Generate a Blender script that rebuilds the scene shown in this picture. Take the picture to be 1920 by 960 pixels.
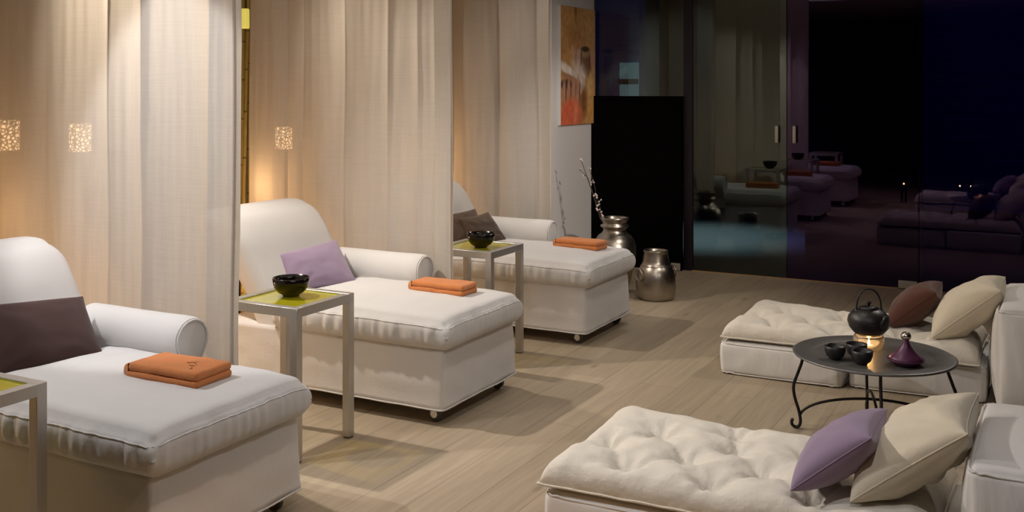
import bpy, math, random
from mathutils import Vector, Matrix, noise
random.seed(7)
C = bpy.context.scene.collection
sc = bpy.context.scene
PI = math.pi
for o in list(bpy.data.objects): bpy.data.objects.remove(o)

# ------------------------------------------------------------------ camera, world, exposure
cam = bpy.data.cameras.new('camera'); camo = bpy.data.objects.new('camera', cam); C.objects.link(camo)
camo.location = (0, 0, 1.5); camo.rotation_euler = (PI/2, 0, math.radians(28))
cam.sensor_width = 36; cam.lens = 1950/1920*36; cam.shift_y = -315/1920; cam.clip_start = .05
sc.camera = camo
sc.view_settings.view_transform = 'Standard'; sc.view_settings.look = 'None'
sc.view_settings.exposure = 0.0; sc.view_settings.gamma = 1; sc.view_settings.use_curve_mapping = False
w = bpy.data.worlds.new('night'); sc.world = w; w.use_nodes = True
w.node_tree.nodes['Background'].inputs[0].default_value = (.02, .05, 1, 1)
w.node_tree.nodes['Background'].inputs[1].default_value = .03

def light(name, kind, loc, energy, col, target=None, size=.05, angle=80, blend=.6, hide=False):
    l = bpy.data.lights.new(name, kind); l.energy = energy; l.color = col
    if kind == 'AREA': l.size = size
    else: l.shadow_soft_size = size
    if kind == 'SPOT': l.spot_size = math.radians(angle); l.spot_blend = blend
    o = bpy.data.objects.new(name, l); C.objects.link(o); o.location = loc
    if target is not None:
        o.rotation_euler = (Vector(target)-Vector(loc)).to_track_quat('-Z', 'Y').to_euler()
    return o
NEU = (1, .90, .80); COOL = (.98, .95, .96); WARM = (1, .58, .27)
SPOTS = [  # location, target, energy, cone, colour
    ((-4.0, 2.05, 2.64), (-2.7, 2.35, .3), 125, 92, COOL),
    ((-4.2, 3.50, 2.64), (-2.4, 3.70, .0), 240, 80, NEU),
    ((-4.1, 5.15, 2.64), (-2.4, 5.5, .0), 120, 82, NEU),
    ((-3.30, 2.30, 2.64), (-3.20, 3.16, 1.0), 78, 46, COOL),
    ((-3.05, 4.0, 2.64), (-3.05, 4.79, 1.0), 18, 55, NEU),
    ((-1.6, 2.2, 2.64), (-2.6, 3.0, 0), 27, 120, COOL),
    ((-1.6, 4.6, 2.64), (-2.4, 4.9, 0), 27, 120, NEU),
    ((-.3, 2.0, 2.64), (-.9, 3.3, .2), 50, 100, COOL),
    ((-.2, 6.9, 2.64), (-.9, 5.4, .2), 66, 95, NEU),
    ((-1.3, 6.0, 2.64), (-3.1, 7.5, .7), 80, 75, NEU),
    ((-2.6, 7.5, 2.64), (-3.2, 6.43, 1.2), 40, 80, COOL),
    ((1.6, 2.5, 2.60), (-3.3, 7.45, .85), 620, 17, NEU),
]
for i, (l, t, e, a, c) in enumerate(SPOTS):
    light('spot_light', 'SPOT', l, e, c, t, .03, a, .8 if e != 78 else .3)
light('bounce_light', 'AREA', (-2.4, 3.6, 2.66), 11, NEU, (-2.4, 3.6, 0), 2.6)
for y in (3.42, 5.05, 1.8):
    light('bay_glow_light', 'POINT', (-4.2, y, .36), 9, WARM, size=.06)
for y, e in ((2.86, 1.7), (4.57, 3.0), (6.15, 7)):
    light('curtain_glow_light', 'POINT', (-4.22, y, .92), e, WARM, size=.04)
light('courtyard_light', 'SPOT', (-3.5, 10.6, 2.3), 420, (.72, .92, 1), (-3.3, 10.4, 0), .1, 62, 1)

# ------------------------------------------------------------------ materials
def mat(name, col, rough=.6, metal=0, spec=.5, bump=None, bdist=.002, var=None, sheen=0, emis=None, es=0, coat=0):
    """bump=(scale, strength[, stretch xyz]); var=(scale, amount) brightness variation"""
    m = bpy.data.materials.new(name); m.use_nodes = True
    nt = m.node_tree; N = nt.nodes; L = nt.links; b = N['Principled BSDF']
    b.inputs['Base Color'].default_value = (*col, 1); b.inputs['Roughness'].default_value = rough
    b.inputs['Metallic'].default_value = metal; b.inputs['Specular IOR Level'].default_value = spec
    b.inputs['Sheen Weight'].default_value = sheen; b.inputs['Coat Weight'].default_value = coat
    if emis: b.inputs['Emission Color'].default_value = (*emis, 1); b.inputs['Emission Strength'].default_value = es
    tc = N.new('ShaderNodeTexCoord')
    if bump:
        mp = N.new('ShaderNodeMapping'); L.new(tc.outputs['Object'], mp.inputs[0])
        if len(bump) > 2: mp.inputs['Scale'].default_value = bump[2]
        n = N.new('ShaderNodeTexNoise'); n.inputs['Scale'].default_value = bump[0]; n.inputs['Detail'].default_value = 4
        L.new(mp.outputs[0], n.inputs['Vector'])
        bp = N.new('ShaderNodeBump'); bp.inputs['Strength'].default_value = bump[1]; bp.inputs['Distance'].default_value = bdist
        L.new(n.outputs['Fac'], bp.inputs['Height']); L.new(bp.outputs[0], b.inputs['Normal'])
    if var:
        n2 = N.new('ShaderNodeTexNoise'); n2.inputs['Scale'].default_value = var[0]; n2.inputs['Detail'].default_value = 3
        L.new(tc.outputs['Object'], n2.inputs['Vector'])
        r = N.new('ShaderNodeMapRange'); r.inputs['To Min'].default_value = 1-var[1]; r.inputs['To Max'].default_value = 1+var[1]*.6
        L.new(n2.outputs['Fac'], r.inputs['Value'])
        mx = N.new('ShaderNodeMix'); mx.data_type = 'RGBA'; mx.blend_type = 'MULTIPLY'; mx.inputs[0].default_value = 1
        mx.inputs[6].default_value = (*col, 1); L.new(r.outputs[0], mx.inputs[7]); L.new(mx.outputs[2], b.inputs['Base Color'])
    return m

M_SLIP = mat('white_slipcover', (.66, .645, .63), .9, spec=.2, bump=(60, .35), bdist=.002, var=(5, .05), sheen=.2)
M_SEAT = mat('white_seat_cotton', (.64, .63, .62), .9, spec=.2, bump=(14, .45), bdist=.008, var=(5, .05), sheen=.2)
M_FUTON = mat('cream_futon_cotton', (.74, .69, .60), .95, spec=.2, bump=(26, .8), bdist=.007, var=(6, .05), sheen=.2)
M_BLOCK = mat('white_futon_cotton', (.76, .74, .71), .95, spec=.2, bump=(18, .5, (1, 1, .35)), bdist=.008, sheen=.2)
M_CREAM = mat('cream_cushion_cotton', (.76, .68, .53), .95, spec=.2, bump=(9, .8), bdist=.012, sheen=.2)
M_LILAC = mat('lilac_cotton', (.30, .225, .33), .95, spec=.2, bump=(12, .35), bdist=.008, sheen=.3)
M_BROWN = mat('dark_brown_cotton', (.062, .034, .030), .95, spec=.2, bump=(30, .3), bdist=.003, sheen=.15)
M_BROWN2 = mat('chestnut_cotton', (.105, .045, .032), .95, spec=.2, bump=(14, .3), bdist=.006, sheen=.2)
M_TAUPE = mat('taupe_cotton', (.10, .065, .045), .95, spec=.2, bump=(14, .3), bdist=.006, sheen=.2)
M_TOWEL = mat('orange_terry', (.66, .235, .075), 1, spec=.1, bump=(260, 1.0), bdist=.003, var=(16, .14), sheen=.25)
M_TOWEL_MARK = mat('dark_thread', (.10, .03, .012), .8)
M_STEEL = mat('brushed_steel', (.60, .585, .56), .42, 1, bump=(40, .12, (1, 1, 12)), bdist=.001)
M_CHROME = mat('chrome', (.7, .68, .66), .18, 1)
M_RUBBER = mat('grey_rubber', (.05, .05, .05), .5)
M_LACQ = mat('black_lacquer', (.006, .004, .003), .16, spec=.35)
M_IRON = mat('cast_iron', (.014, .013, .013), .42, bump=(160, .6), bdist=.001)
M_WIRON = mat('wrought_iron', (.012, .010, .009), .45, .4)
M_TRAY = mat('patinated_pewter_tray', (.17, .165, .16), .42, .6, bump=(30, .12), bdist=.001, var=(9, .22))
M_TAGINE = mat('plum_glaze', (.085, .018, .06), .38)
M_SILVER = mat('silver', (.75, .70, .64), .15, 1)
M_URN = mat('hammered_silver', (.44, .39, .33), .30, 1, bump=(26, .32), bdist=.004, var=(7, .3))
M_WAX = mat('wax', (.85, .75, .55), .5)
M_FLAME = mat('flame', (1, .6, .2), .5, emis=(1, .52, .16), es=110)
M_BULB = mat('downlight_bulb', (1, 1, 1), .5, emis=(1, .9, .8), es=4)
M_WALL = mat('white_plaster', (.66, .63, .62), .85, bump=(90, .1), bdist=.001)
M_BAYWALL = mat('olive_plaster', (.10, .085, .035), .85, bump=(30, .3), bdist=.004)
M_DARK = mat('unlit_room_dark', (.012, .012, .014), .8)  # near-black puts the unlit end of the room into the wall colour
M_CEIL = mat('ceiling_paint', (.42, .40, .38), .9)
M_BLACK = mat('black_board', (.0012, .0008, .0008), .7, spec=.03)
M_STRIP = mat('dark_plum_metal', (.012, .006, .013), .4, .3)
M_BAMBOO = mat('bamboo_cane', (.36, .27, .07), .45, bump=(20, .2, (1, 1, .1)), bdist=.002, var=(14, .3))
M_NODE = mat('bamboo_node', (.10, .07, .02), .6)
M_BRANCH = mat('dry_branch', (.05, .035, .03), .8)
M_BLOSSOM = mat('pale_blossom', (.62, .52, .47), .8)
M_BRACKET = mat('satin_metal_bracket', (.50, .46, .40), .45, .7)
M_OAKTRIM = mat('oak_strip', (.42, .26, .13), .5)
M_EXT = mat('exterior_paving', (.05, .052, .055), .7)
M_EXTBLUE = mat('night_blue', (.12, .16, .55), .9, bump=(3, .5, (.3, 1, 3)), bdist=.1)  # blue of the night put into the wall colour
M_EXTBLK = mat('night_black', (.008, .006, .012), .9)  # darkness outside put into the colour of the backdrop sheets
M_EXTWIN = mat('lit_distant_window', (.1, .14, .16), .5, emis=(.10, .16, .18), es=.55)
M_GLOWCYL = mat('yellow_green_glow', (.5, .5, .1), .5, emis=(.75, .62, .12), es=.7)  # made-up glow for the bright yellow-green patch

def m_curtain():
    m = bpy.data.materials.new('sheer_linen'); m.use_nodes = True; nt = m.node_tree; N = nt.nodes; L = nt.links
    N.clear(); out = N.new('ShaderNodeOutputMaterial')
    d = N.new('ShaderNodeBsdfDiffuse'); t = N.new('ShaderNodeBsdfTranslucent'); tr = N.new('ShaderNodeBsdfTransparent')
    tc = N.new('ShaderNodeTexCoord'); mp = N.new('ShaderNodeMapping'); mp.inputs['Scale'].default_value = (1, 1, 1)
    L.new(tc.outputs['Object'], mp.inputs[0])
    mp2 = N.new('ShaderNodeMapping'); mp2.inputs['Scale'].default_value = (150, 150, 6); L.new(tc.outputs['Object'], mp2.inputs[0])
    mp3 = N.new('ShaderNodeMapping'); mp3.inputs['Scale'].default_value = (6, 6, 160); L.new(tc.outputs['Object'], mp3.inputs[0])
    n1 = N.new('ShaderNodeTexNoise'); n1.inputs['Scale'].default_value = 1; L.new(mp2.outputs[0], n1.inputs['Vector'])
    n2 = N.new('ShaderNodeTexNoise'); n2.inputs['Scale'].default_value = 1; L.new(mp3.outputs[0], n2.inputs['Vector'])
    ad = N.new('ShaderNodeMath'); ad.operation = 'ADD'; L.new(n1.outputs['Fac'], ad.inputs[0]); L.new(n2.outputs['Fac'], ad.inputs[1])
    r = N.new('ShaderNodeMapRange'); r.inputs['From Min'].default_value = .6; r.inputs['From Max'].default_value = 1.4
    r.inputs['To Min'].default_value = .95; r.inputs['To Max'].default_value = 1.03; L.new(ad.outputs[0], r.inputs['Value'])
    for s, col in ((d, (.68, .645, .60)), (t, (.70, .61, .49))):
        mx = N.new('ShaderNodeMix'); mx.data_type = 'RGBA'; mx.blend_type = 'MULTIPLY'; mx.inputs[0].default_value = 1
        mx.inputs[6].default_value = (*col, 1); L.new(r.outputs[0], mx.inputs[7]); L.new(mx.outputs[2], s.inputs['Color'])
    bp = N.new('ShaderNodeBump'); bp.inputs['Strength'].default_value = .3; bp.inputs['Distance'].default_value = .002
    L.new(ad.outputs[0], bp.inputs['Height']); L.new(bp.outputs[0], d.inputs['Normal'])
    a = N.new('ShaderNodeMixShader'); a.inputs[0].default_value = .42; L.new(d.outputs[0], a.inputs[1]); L.new(t.outputs[0], a.inputs[2])
    b = N.new('ShaderNodeMixShader'); b.inputs[0].default_value = .045; L.new(a.outputs[0], b.inputs[1]); L.new(tr.outputs[0], b.inputs[2])
    L.new(b.outputs[0], out.inputs[0]); return m
M_CURT = m_curtain()

def m_glass(name, tint, refl=(1, 1, 1), ior=1.5, rough=0, diff=None, dfac=0):
    m = bpy.data.materials.new(name); m.use_nodes = True; nt = m.node_tree; N = nt.nodes; L = nt.links
    N.clear(); out = N.new('ShaderNodeOutputMaterial'); tr = N.new('ShaderNodeBsdfTransparent'); g = N.new('ShaderNodeBsdfGlossy')
    tr.inputs[0].default_value = (*tint, 1); g.inputs['Color'].default_value = (*refl, 1); g.inputs['Roughness'].default_value = rough
    f = N.new('ShaderNodeFresnel'); f.inputs[0].default_value = ior; src = tr
    if diff:
        d = N.new('ShaderNodeBsdfDiffuse'); d.inputs[0].default_value = (*diff, 1)
        tl = N.new('ShaderNodeBsdfTranslucent'); tl.inputs[0].default_value = (*diff, 1)
        h = N.new('ShaderNodeMixShader'); h.inputs[0].default_value = .4; L.new(d.outputs[0], h.inputs[1]); L.new(tl.outputs[0], h.inputs[2])
        k = N.new('ShaderNodeMixShader'); k.inputs[0].default_value = dfac; L.new(tr.outputs[0], k.inputs[1]); L.new(h.outputs[0], k.inputs[2]); src = k
    mx = N.new('ShaderNodeMixShader'); L.new(f.outputs[0], mx.inputs[0]); L.new(src.outputs[0], mx.inputs[1]); L.new(g.outputs[0], mx.inputs[2])
    L.new(mx.outputs[0], out.inputs[0]); return m
M_PANE = m_glass('clear_night_glass', (.70, .78, .76), (.95, 1, .93), 1.62)
M_PANE2 = m_glass('plum_tinted_glass', (.55, .5, .8), (1, .74, 1), 1.48)
M_YGLASS = m_glass('yellow_green_glass', (1, .93, .14), (1, 1, 1), 1.45, .02, (1, .95, .05), .46)
M_CLEAR = m_glass('clear_glass', (.95, .95, .95), (1, 1, 1), 1.3)
M_WARMGLASS = m_glass('warmer_glass', (.9, .9, .9), (1, 1, 1), 1.45, .05, (.8, .78, .74), .22)

def m_floor():
    m = bpy.data.materials.new('oak_planks'); m.use_nodes = True; nt = m.node_tree; N = nt.nodes; L = nt.links; b = N['Principled BSDF']
    tc = N.new('ShaderNodeTexCoord'); mp = N.new('ShaderNodeMapping'); mp.inputs['Rotation'].default_value = (0, 0, PI/2)
    L.new(tc.outputs['Object'], mp.inputs[0])
    br = N.new('ShaderNodeTexBrick'); L.new(mp.outputs[0], br.inputs['Vector'])
    br.inputs['Scale'].default_value = 1; br.inputs['Brick Width'].default_value = 2.1; br.inputs['Row Height'].default_value = .19
    br.inputs['Mortar Size'].default_value = .0018; br.inputs['Mortar Smooth'].default_value = .2; br.offset = .37; br.inputs['Bias'].default_value = 0
    br.inputs['Color1'].default_value = (.335, .27, .19, 1); br.inputs['Color2'].default_value = (.385, .312, .222, 1); br.inputs['Mortar'].default_value = (.22, .17, .12, 1)
    mg = N.new('ShaderNodeMapping'); mg.inputs['Scale'].default_value = (16, .9, 1); L.new(tc.outputs['Object'], mg.inputs[0])
    n = N.new('ShaderNodeTexNoise'); n.inputs['Scale'].default_value = 2.2; n.inputs['Detail'].default_value = 7; n.inputs['Distortion'].default_value = .7
    L.new(mg.outputs[0], n.inputs['Vector'])
    r = N.new('ShaderNodeMapRange'); r.inputs['From Min'].default_value = .3; r.inputs['From Max'].default_value = .7; r.inputs['To Min'].default_value = .87; r.inputs['To Max'].default_value = 1.08
    L.new(n.outputs['Fac'], r.inputs['Value'])
    mk = N.new('ShaderNodeMapping'); mk.inputs['Scale'].default_value = (3.2, 1.3, 1); L.new(tc.outputs['Object'], mk.inputs[0])
    v = N.new('ShaderNodeTexVoronoi'); v.inputs['Scale'].default_value = 1.3; L.new(mk.outputs[0], v.inputs['Vector'])
    rk = N.new('ShaderNodeMapRange'); rk.inputs['From Min'].default_value = .02; rk.inputs['From Max'].default_value = .10; rk.inputs['To Min'].default_value = .62; rk.inputs['To Max'].default_value = 1
    L.new(v.outputs['Distance'], rk.inputs['Value'])
    mu = N.new('ShaderNodeMath'); mu.operation = 'MULTIPLY'; L.new(r.outputs[0], mu.inputs[0]); L.new(rk.outputs[0], mu.inputs[1])
    mx = N.new('ShaderNodeMix'); mx.data_type = 'RGBA'; mx.blend_type = 'MULTIPLY'; mx.inputs[0].default_value = 1
    L.new(br.outputs['Color'], mx.inputs[6]); L.new(mu.outputs[0], mx.inputs[7]); L.new(mx.outputs[2], b.inputs['Base Color'])
    b.inputs['Roughness'].default_value = .5; b.inputs['Specular IOR Level'].default_value = .3
    bp = N.new('ShaderNodeBump'); bp.inputs['Strength'].default_value = .15; bp.inputs['Distance'].default_value = .002
    L.new(n.outputs['Fac'], bp.inputs['Height']); L.new(bp.outputs[0], b.inputs['Normal']); return m
M_FLOOR = m_floor()

def m_wicker():
    m = bpy.data.materials.new('glowing_wicker'); m.use_nodes = True; nt = m.node_tree; N = nt.nodes; L = nt.links; b = N['Principled BSDF']
    b.inputs['Base Color'].default_value = (.3, .18, .08, 1)
    tc = N.new('ShaderNodeTexCoord'); v = N.new('ShaderNodeTexVoronoi'); v.inputs['Scale'].default_value = 55; v.feature = 'DISTANCE_TO_EDGE'
    L.new(tc.outputs['Object'], v.inputs['Vector'])
    r = N.new('ShaderNodeMapRange'); r.inputs['From Min'].default_value = .05; r.inputs['From Max'].default_value = .3; r.inputs['To Min'].default_value = .6; r.inputs['To Max'].default_value = 17
    L.new(v.outputs['Distance'], r.inputs['Value']); L.new(r.outputs[0], b.inputs['Emission Strength'])
    b.inputs['Emission Color'].default_value = (1, .60, .30, 1); return m
M_WICKER = m_wicker()

# ------------------------------------------------------------------ mesh helpers
class MB:
    def __init__(s): s.v = []; s.f = []
    def add(s, vs, fs):
        k = len(s.v); s.v += [tuple(v) for v in vs]; s.f += [tuple(i+k for i in f) for f in fs]; return s
    def box(s, x0, x1, y0, y1, z0, z1, r=0.0, n=2):
        if r > 0: return s.rbox(((x0+x1)/2, (y0+y1)/2, (z0+z1)/2), ((x1-x0)/2, (y1-y0)/2, (z1-z0)/2), r, 3)
        vs = [(x, y, z) for x in (x0, x1) for y in (y0, y1) for z in (z0, z1)]
        return s.add(vs, [(0, 1, 3, 2), (4, 6, 7, 5), (0, 4, 5, 1), (2, 3, 7, 6), (0, 2, 6, 4), (1, 5, 7, 3)])
    def rbox(s, c, h, r, n=8, fn=None, nn=None):
        """rounded box from a subdivided cube; fn(p, q) moves each vertex (q = -1..1 place on the cube)"""
        nx, ny, nz = nn or (n, n, n)
        idx = {}; vs = []
        r = min(r, *h)
        def coords(n_, hh):
            k = 3; a = [-hh + r*(1-math.cos(PI/2*i/k)) if False else -hh + r*i/k for i in range(k)]
            mid = [(-hh+r) + (2*hh-2*r)*i/n_ for i in range(n_+1)]
            return a+mid+[-t for t in reversed(a)]
        X, Y, Z = coords(nx, h[0]), coords(ny, h[1]), coords(nz, h[2])
        def V(i, j, k):
            key = (i, j, k)
            if key in idx: return idx[key]
            p = Vector((X[i], Y[j], Z[k])); core = Vector([max(-(h[a]-r), min(h[a]-r, p[a])) for a in range(3)])
            d = p-core
            if d.length > 1e-9:
                m = max(abs(d.x), abs(d.y), abs(d.z)); d = d.normalized()*r if m > r*.999 else d
            p2 = core+d
            q = Vector((p.x/h[0], p.y/h[1], p.z/h[2]))
            if fn: p2 = fn(p2, q)
            idx[key] = len(vs); vs.append((p2[0]+c[0], p2[1]+c[1], p2[2]+c[2])); return idx[key]
        fs = []; a, b, d = len(X)-1, len(Y)-1, len(Z)-1
        for i in range(a):
            for j in range(b):
                fs.append((V(i, j, 0), V(i, j+1, 0), V(i+1, j+1, 0), V(i+1, j, 0)))
                fs.append((V(i, j, d), V(i+1, j, d), V(i+1, j+1, d), V(i, j+1, d)))
        for i in range(a):
            for k in range(d):
                fs.append((V(i, 0, k), V(i+1, 0, k), V(i+1, 0, k+1), V(i, 0, k+1)))
                fs.append((V(i, b, k), V(i, b, k+1), V(i+1, b, k+1), V(i+1, b, k)))
        for j in range(b):
            for k in range(d):
                fs.append((V(0, j, k), V(0, j, k+1), V(0, j+1, k+1), V(0, j+1, k)))
                fs.append((V(a, j, k), V(a, j+1, k), V(a, j+1, k+1), V(a, j, k+1)))
        k = d-2
        s.ring = [Vector(vs[V(*t)])+Vector(c)*0 for t in [(i, 0, k) for i in range(2, a-1)]+[(a, j, k) for j in range(2, b-1)]+[(a-i, b, k) for i in range(2, a-1)]+[(0, b-j, k) for j in range(2, b-1)]]
        return s.add(vs, fs)
    def lathe(s, prof, seg=40, c=(0, 0, 0)):
        vs = []; fs = []; n = len(prof)
        for i in range(seg):
            a = 2*PI*i/seg
            for r, z in prof: vs.append((c[0]+r*math.cos(a), c[1]+r*math.sin(a), c[2]+z))
        for i in range(seg):
            j = (i+1) % seg
            for k in range(n-1): fs.append((i*n+k, j*n+k, j*n+k+1, i*n+k+1))
        if prof[0][0] > 1e-6: fs.append(tuple(i*n for i in reversed(range(seg))))
        if prof[-1][0] > 1e-6: fs.append(tuple(i*n+n-1 for i in range(seg)))
        return s.add(vs, fs)
    def tube(s, pts, r, seg=10, closed=False):
        P = [Vector(p) for p in pts]; n = len(P); R = r if isinstance(r, (list, tuple)) else [r]*n
        vs = []; fs = []; up = None
        for i in range(n):
            t = (P[(i+1) % n]-P[(i-1) % n]) if closed else (P[min(i+1, n-1)]-P[max(i-1, 0)])
            t.normalize()
            if up is None: up = Vector((0, 0, 1)) if abs(t.z) < .9 else Vector((1, 0, 0))
            a = t.cross(up); a.normalize(); b = a.cross(t); b.normalize(); up = b
            for k in range(seg):
                q = 2*PI*k/seg; vs.append(P[i]+a*R[i]*math.cos(q)+b*R[i]*math.sin(q))
        for i in range(n if closed else n-1):
            j = (i+1) % n
            for k in range(seg):
                l = (k+1) % seg; fs.append((i*seg+k, i*seg+l, j*seg+l, j*seg+k))
        if not closed: fs += [tuple(reversed(range(seg))), tuple((n-1)*seg+k for k in range(seg))]
        return s.add(vs, fs)
    def obj(s, name, m, parent=None, smooth=True, loc=None):
        me = bpy.data.meshes.new(name); me.from_pydata(s.v, [], s.f); me.validate(); me.materials.append(m)
        import bmesh
        bm = bmesh.new(); bm.from_mesh(me); bmesh.ops.remove_doubles(bm, verts=bm.verts, dist=1e-6)
        bmesh.ops.recalc_face_normals(bm, faces=bm.faces)
        if loc is not None: bmesh.ops.translate(bm, verts=bm.verts, vec=-Vector(loc))
        bm.to_mesh(me); bm.free()
        if smooth: me.shade_smooth() if hasattr(me, 'shade_smooth') else [setattr(p, 'use_smooth', True) for p in me.polygons]
        o = bpy.data.objects.new(name, me); C.objects.link(o)
        if parent: o.parent = parent
        if loc is not None: o.location = loc
        return o
def sharp(o, deg=35):
    try: o.data.set_sharp_from_angle(angle=math.radians(deg))
    except Exception: pass
    return o
def struct(o): o['kind'] = 'structure'; return o
def tag(o, label, cat, group=None):
    o['label'] = label; o['category'] = cat
    if group: o['group'] = group
    return o
def thing(name, label, cat, loc=(0, 0, 0), rz=0, group=None):
    o = bpy.data.objects.new(name, None); C.objects.link(o); o.location = loc; o.rotation_euler = (0, 0, rz)
    o.empty_display_size = .1; return tag(o, label, cat, group)
def kids(o): return [c for c in bpy.data.objects if c.parent == o]
def copy_tree(o, parent=None):
    c = o.copy(); C.objects.link(c)
    if parent: c.parent = parent
    for ch in kids(o): copy_tree(ch, c)
    return c
def nz(p, s, off=0): return noise.noise(Vector((p[0]*s+off, p[1]*s+off*1.7, p[2]*s-off)))

# ------------------------------------------------------------------ the room
GY = 8.24; XW = -4.65
def sbox(name, m, *a): return struct(sharp(MB().box(*a).obj(name, m)))
sbox('floor', M_FLOOR, XW, 3, -2.5, GY+.03, -.05, 0)
sbox('ceiling', M_CEIL, XW, 3, -2.5, GY+.03, 2.7, 2.78)
sbox('wall_left', M_BAYWALL, XW-.12, XW, -2.5, 6.62, 0, 2.7)
sbox('wall_left_pier', M_WALL, XW-.12, -3.58, 6.62, GY+.03, 0, 2.7)
sbox('wall_right', M_DARK, 3, 3.12, -2.5, GY+.03, 0, 2.7)
sbox('wall_back', M_DARK, XW-.12, 3.12, -2.62, -2.5, 0, 2.7)
seams = [(-3.58, -2.775, M_PANE), (-2.70, -1.936, M_PANE), (-1.930, -.961, M_PANE2), (-.955, .6, M_PANE2), (.606, 2.99, M_PANE2)]
for i, (a, b, m) in enumerate(seams):
    sbox('window_%d' % (i+1), m, a, b, GY, GY+.012, 0.004, 2.69)
sbox('trim_1', M_STRIP, -2.775, -2.70, GY-.012, GY+.02, 0, 2.7)
sbox('trim_2', M_OAKTRIM, -2.70, -1.1, GY-.03, GY-.002, 0, .006)
sbox('trim_3', M_STRIP, -2.70, 2.99, GY-.02, GY-.001, 2.24, 2.7)
# low black board closing the foot of the first pane
sbox('wall_black_panel', M_BLACK, -3.575, -2.776, GY-.07, GY-.02, 0, 1.432)
# outside in the dark
sbox('exterior_ground', M_EXT, -12, 12, GY+.04, 24, -.1, -.02)
sbox('exterior_wall', M_EXTBLUE, -10, -4.15, 10.8, 11, -.02, 5)
sbox('exterior_dark_backdrop', M_EXTBLK, -1.9, -1.0, GY+.5, GY+.62, -.02, 5)  # near-black sheet added to darken the view through the plum glass
sbox('exterior_dark_backdrop_side', M_EXTBLK, -6, -1.95, 12.9, 13.1, -.02, 6)  # near-black sheet added to hide the sky behind the left panes
sbox('exterior_night_backdrop', M_EXTBLUE, -3, 12, 14, 14.2, -.02, 6)  # backdrop added for the night blue behind the right panes
o = MB().box(-4.36, -4.15, 10.74, 10.79, 1.36, 1.78).obj('lit_window_pane', M_EXTWIN, smooth=False)
MB().box(-4.37, -4.14, 10.72, 10.745, 1.54, 1.60).obj('glazing_bar', M_EXTBLK, o, smooth=False)
tag(o, 'small dim grey-blue window glowing in the dark wall outside the glass', 'window')

# patch fittings at the foot of the glass, pull handles on the double leaf
for x0, x1, lab in ((-1.10, -.965, 'satin metal fitting at the foot of the dark glass behind the teapot'),
                    (-2.86, -2.78, 'satin metal fitting at the foot of the black panel by the small urn')):
    o = MB().box(x0, x1, GY-.03-(.05 if x0 < -2 else 0), GY-.004-(.068 if x0 < -2 else 0), .004, .064, .004).obj('glass_fitting', M_BRACKET)
    tag(o, lab, 'fitting')
for x, lab in ((-2.005, 'left of the two upright metal door pulls on the dark glass'), (-1.868, 'right of the two upright metal door pulls on the dark glass')):
    e = thing('door_pull', lab, 'handle', (x, GY-.03, 1.135), group='door pulls on the glass')
    MB().rbox((0, 0, 0), (.014, .006, .068), .006, 2).obj('grip', M_BRACKET, e)
    for z in (-.045, .045): MB().tube([(0, 0, z), (0, .03, z)], .005).obj('standoff', M_BRACKET, e)

# ------------------------------------------------------------------ curtains
def curtain(x0, x1, y, seed, label, amp=.035, z1=2.66):
    mb = MB(); nx, nzs = 260, 40; vs = []; fs = []; rnd = random.Random(seed)
    folds = []; x = x0
    while x < x1: wd = rnd.choice((.11, .2, .3, .38)); folds.append((x, x+wd, rnd.uniform(.5, 1.1)*(wd/.15)**.35)); x += wd
    def prof(x):
        d = 0
        for a, b, k in folds:
            if a <= x <= b:
                t = (x-a)/(b-a); d = k*(math.sin(PI*t)**.42)
                break
        return d
    for i in range(nx+1):
        s = i/nx; x = x0+(x1-x0)*s
        for j in range(nzs+1):
            t = j/nzs; z = .012+(z1-.012)*t
            k = .65+.35*t
            dy = -amp*prof(x+.012*noise.noise(Vector((x*3, z*.8, seed))))*k*1.3
            dy += .018*noise.noise(Vector((x*5, z*.9, seed+5))) + .006*noise.noise(Vector((x*22, z*1.5, seed+9)))
            dx = .012*noise.noise(Vector((x*2, z*1.1, seed+3)))*(1-t)
            e = max(0, (x-(x1-.07))/.07); dy += -.05*e*e; dx += -.02*e**3      # returned hem at the free edge
            vs.append((x+dx, y+dy, z))
    for i in range(nx):
        for j in range(nzs):
            a = i*(nzs+1)+j; fs.append((a, a+nzs+1, a+nzs+2, a+1))
    o = mb.add(vs, fs).obj('curtain', M_CURT)
    hm = MB(); hv = []; hf = []
    for j in range(nzs+1):
        a = vs[nx*(nzs+1)+j]
        hv += [(a[0], a[1], a[2]), (a[0]+.006, a[1]-.004, a[2]), (a[0]-.002, a[1]-.014, a[2]), (a[0]-.010, a[1]-.008, a[2])]
    for j in range(nzs):
        for k in range(4): hf.append((j*4+k, j*4+(k+1) % 4, j*4+4+(k+1) % 4, j*4+4+k))
    hm.add(hv, hf).obj('hem', M_CURT, o)
    rail = MB().box(x0-.02, x1+.03, y-.015, y+.015, z1, 2.70, .004).obj('curtain_rail', M_STEEL, o)
    return tag(o, label, 'curtain')
curtain(-4.42, -2.852, 3.16, 11, 'white sheer linen curtain nearest the camera, behind the brown cushioned chaise', .035)
curtain(-4.335, -2.835, 4.79, 23, 'white sheer linen curtain hanging behind the chaise with the lilac cushion', .035)
curtain(-4.55, -3.07, 6.475, 37, 'warm lit cream linen curtain beside the picture, farthest of three', .04)

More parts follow.
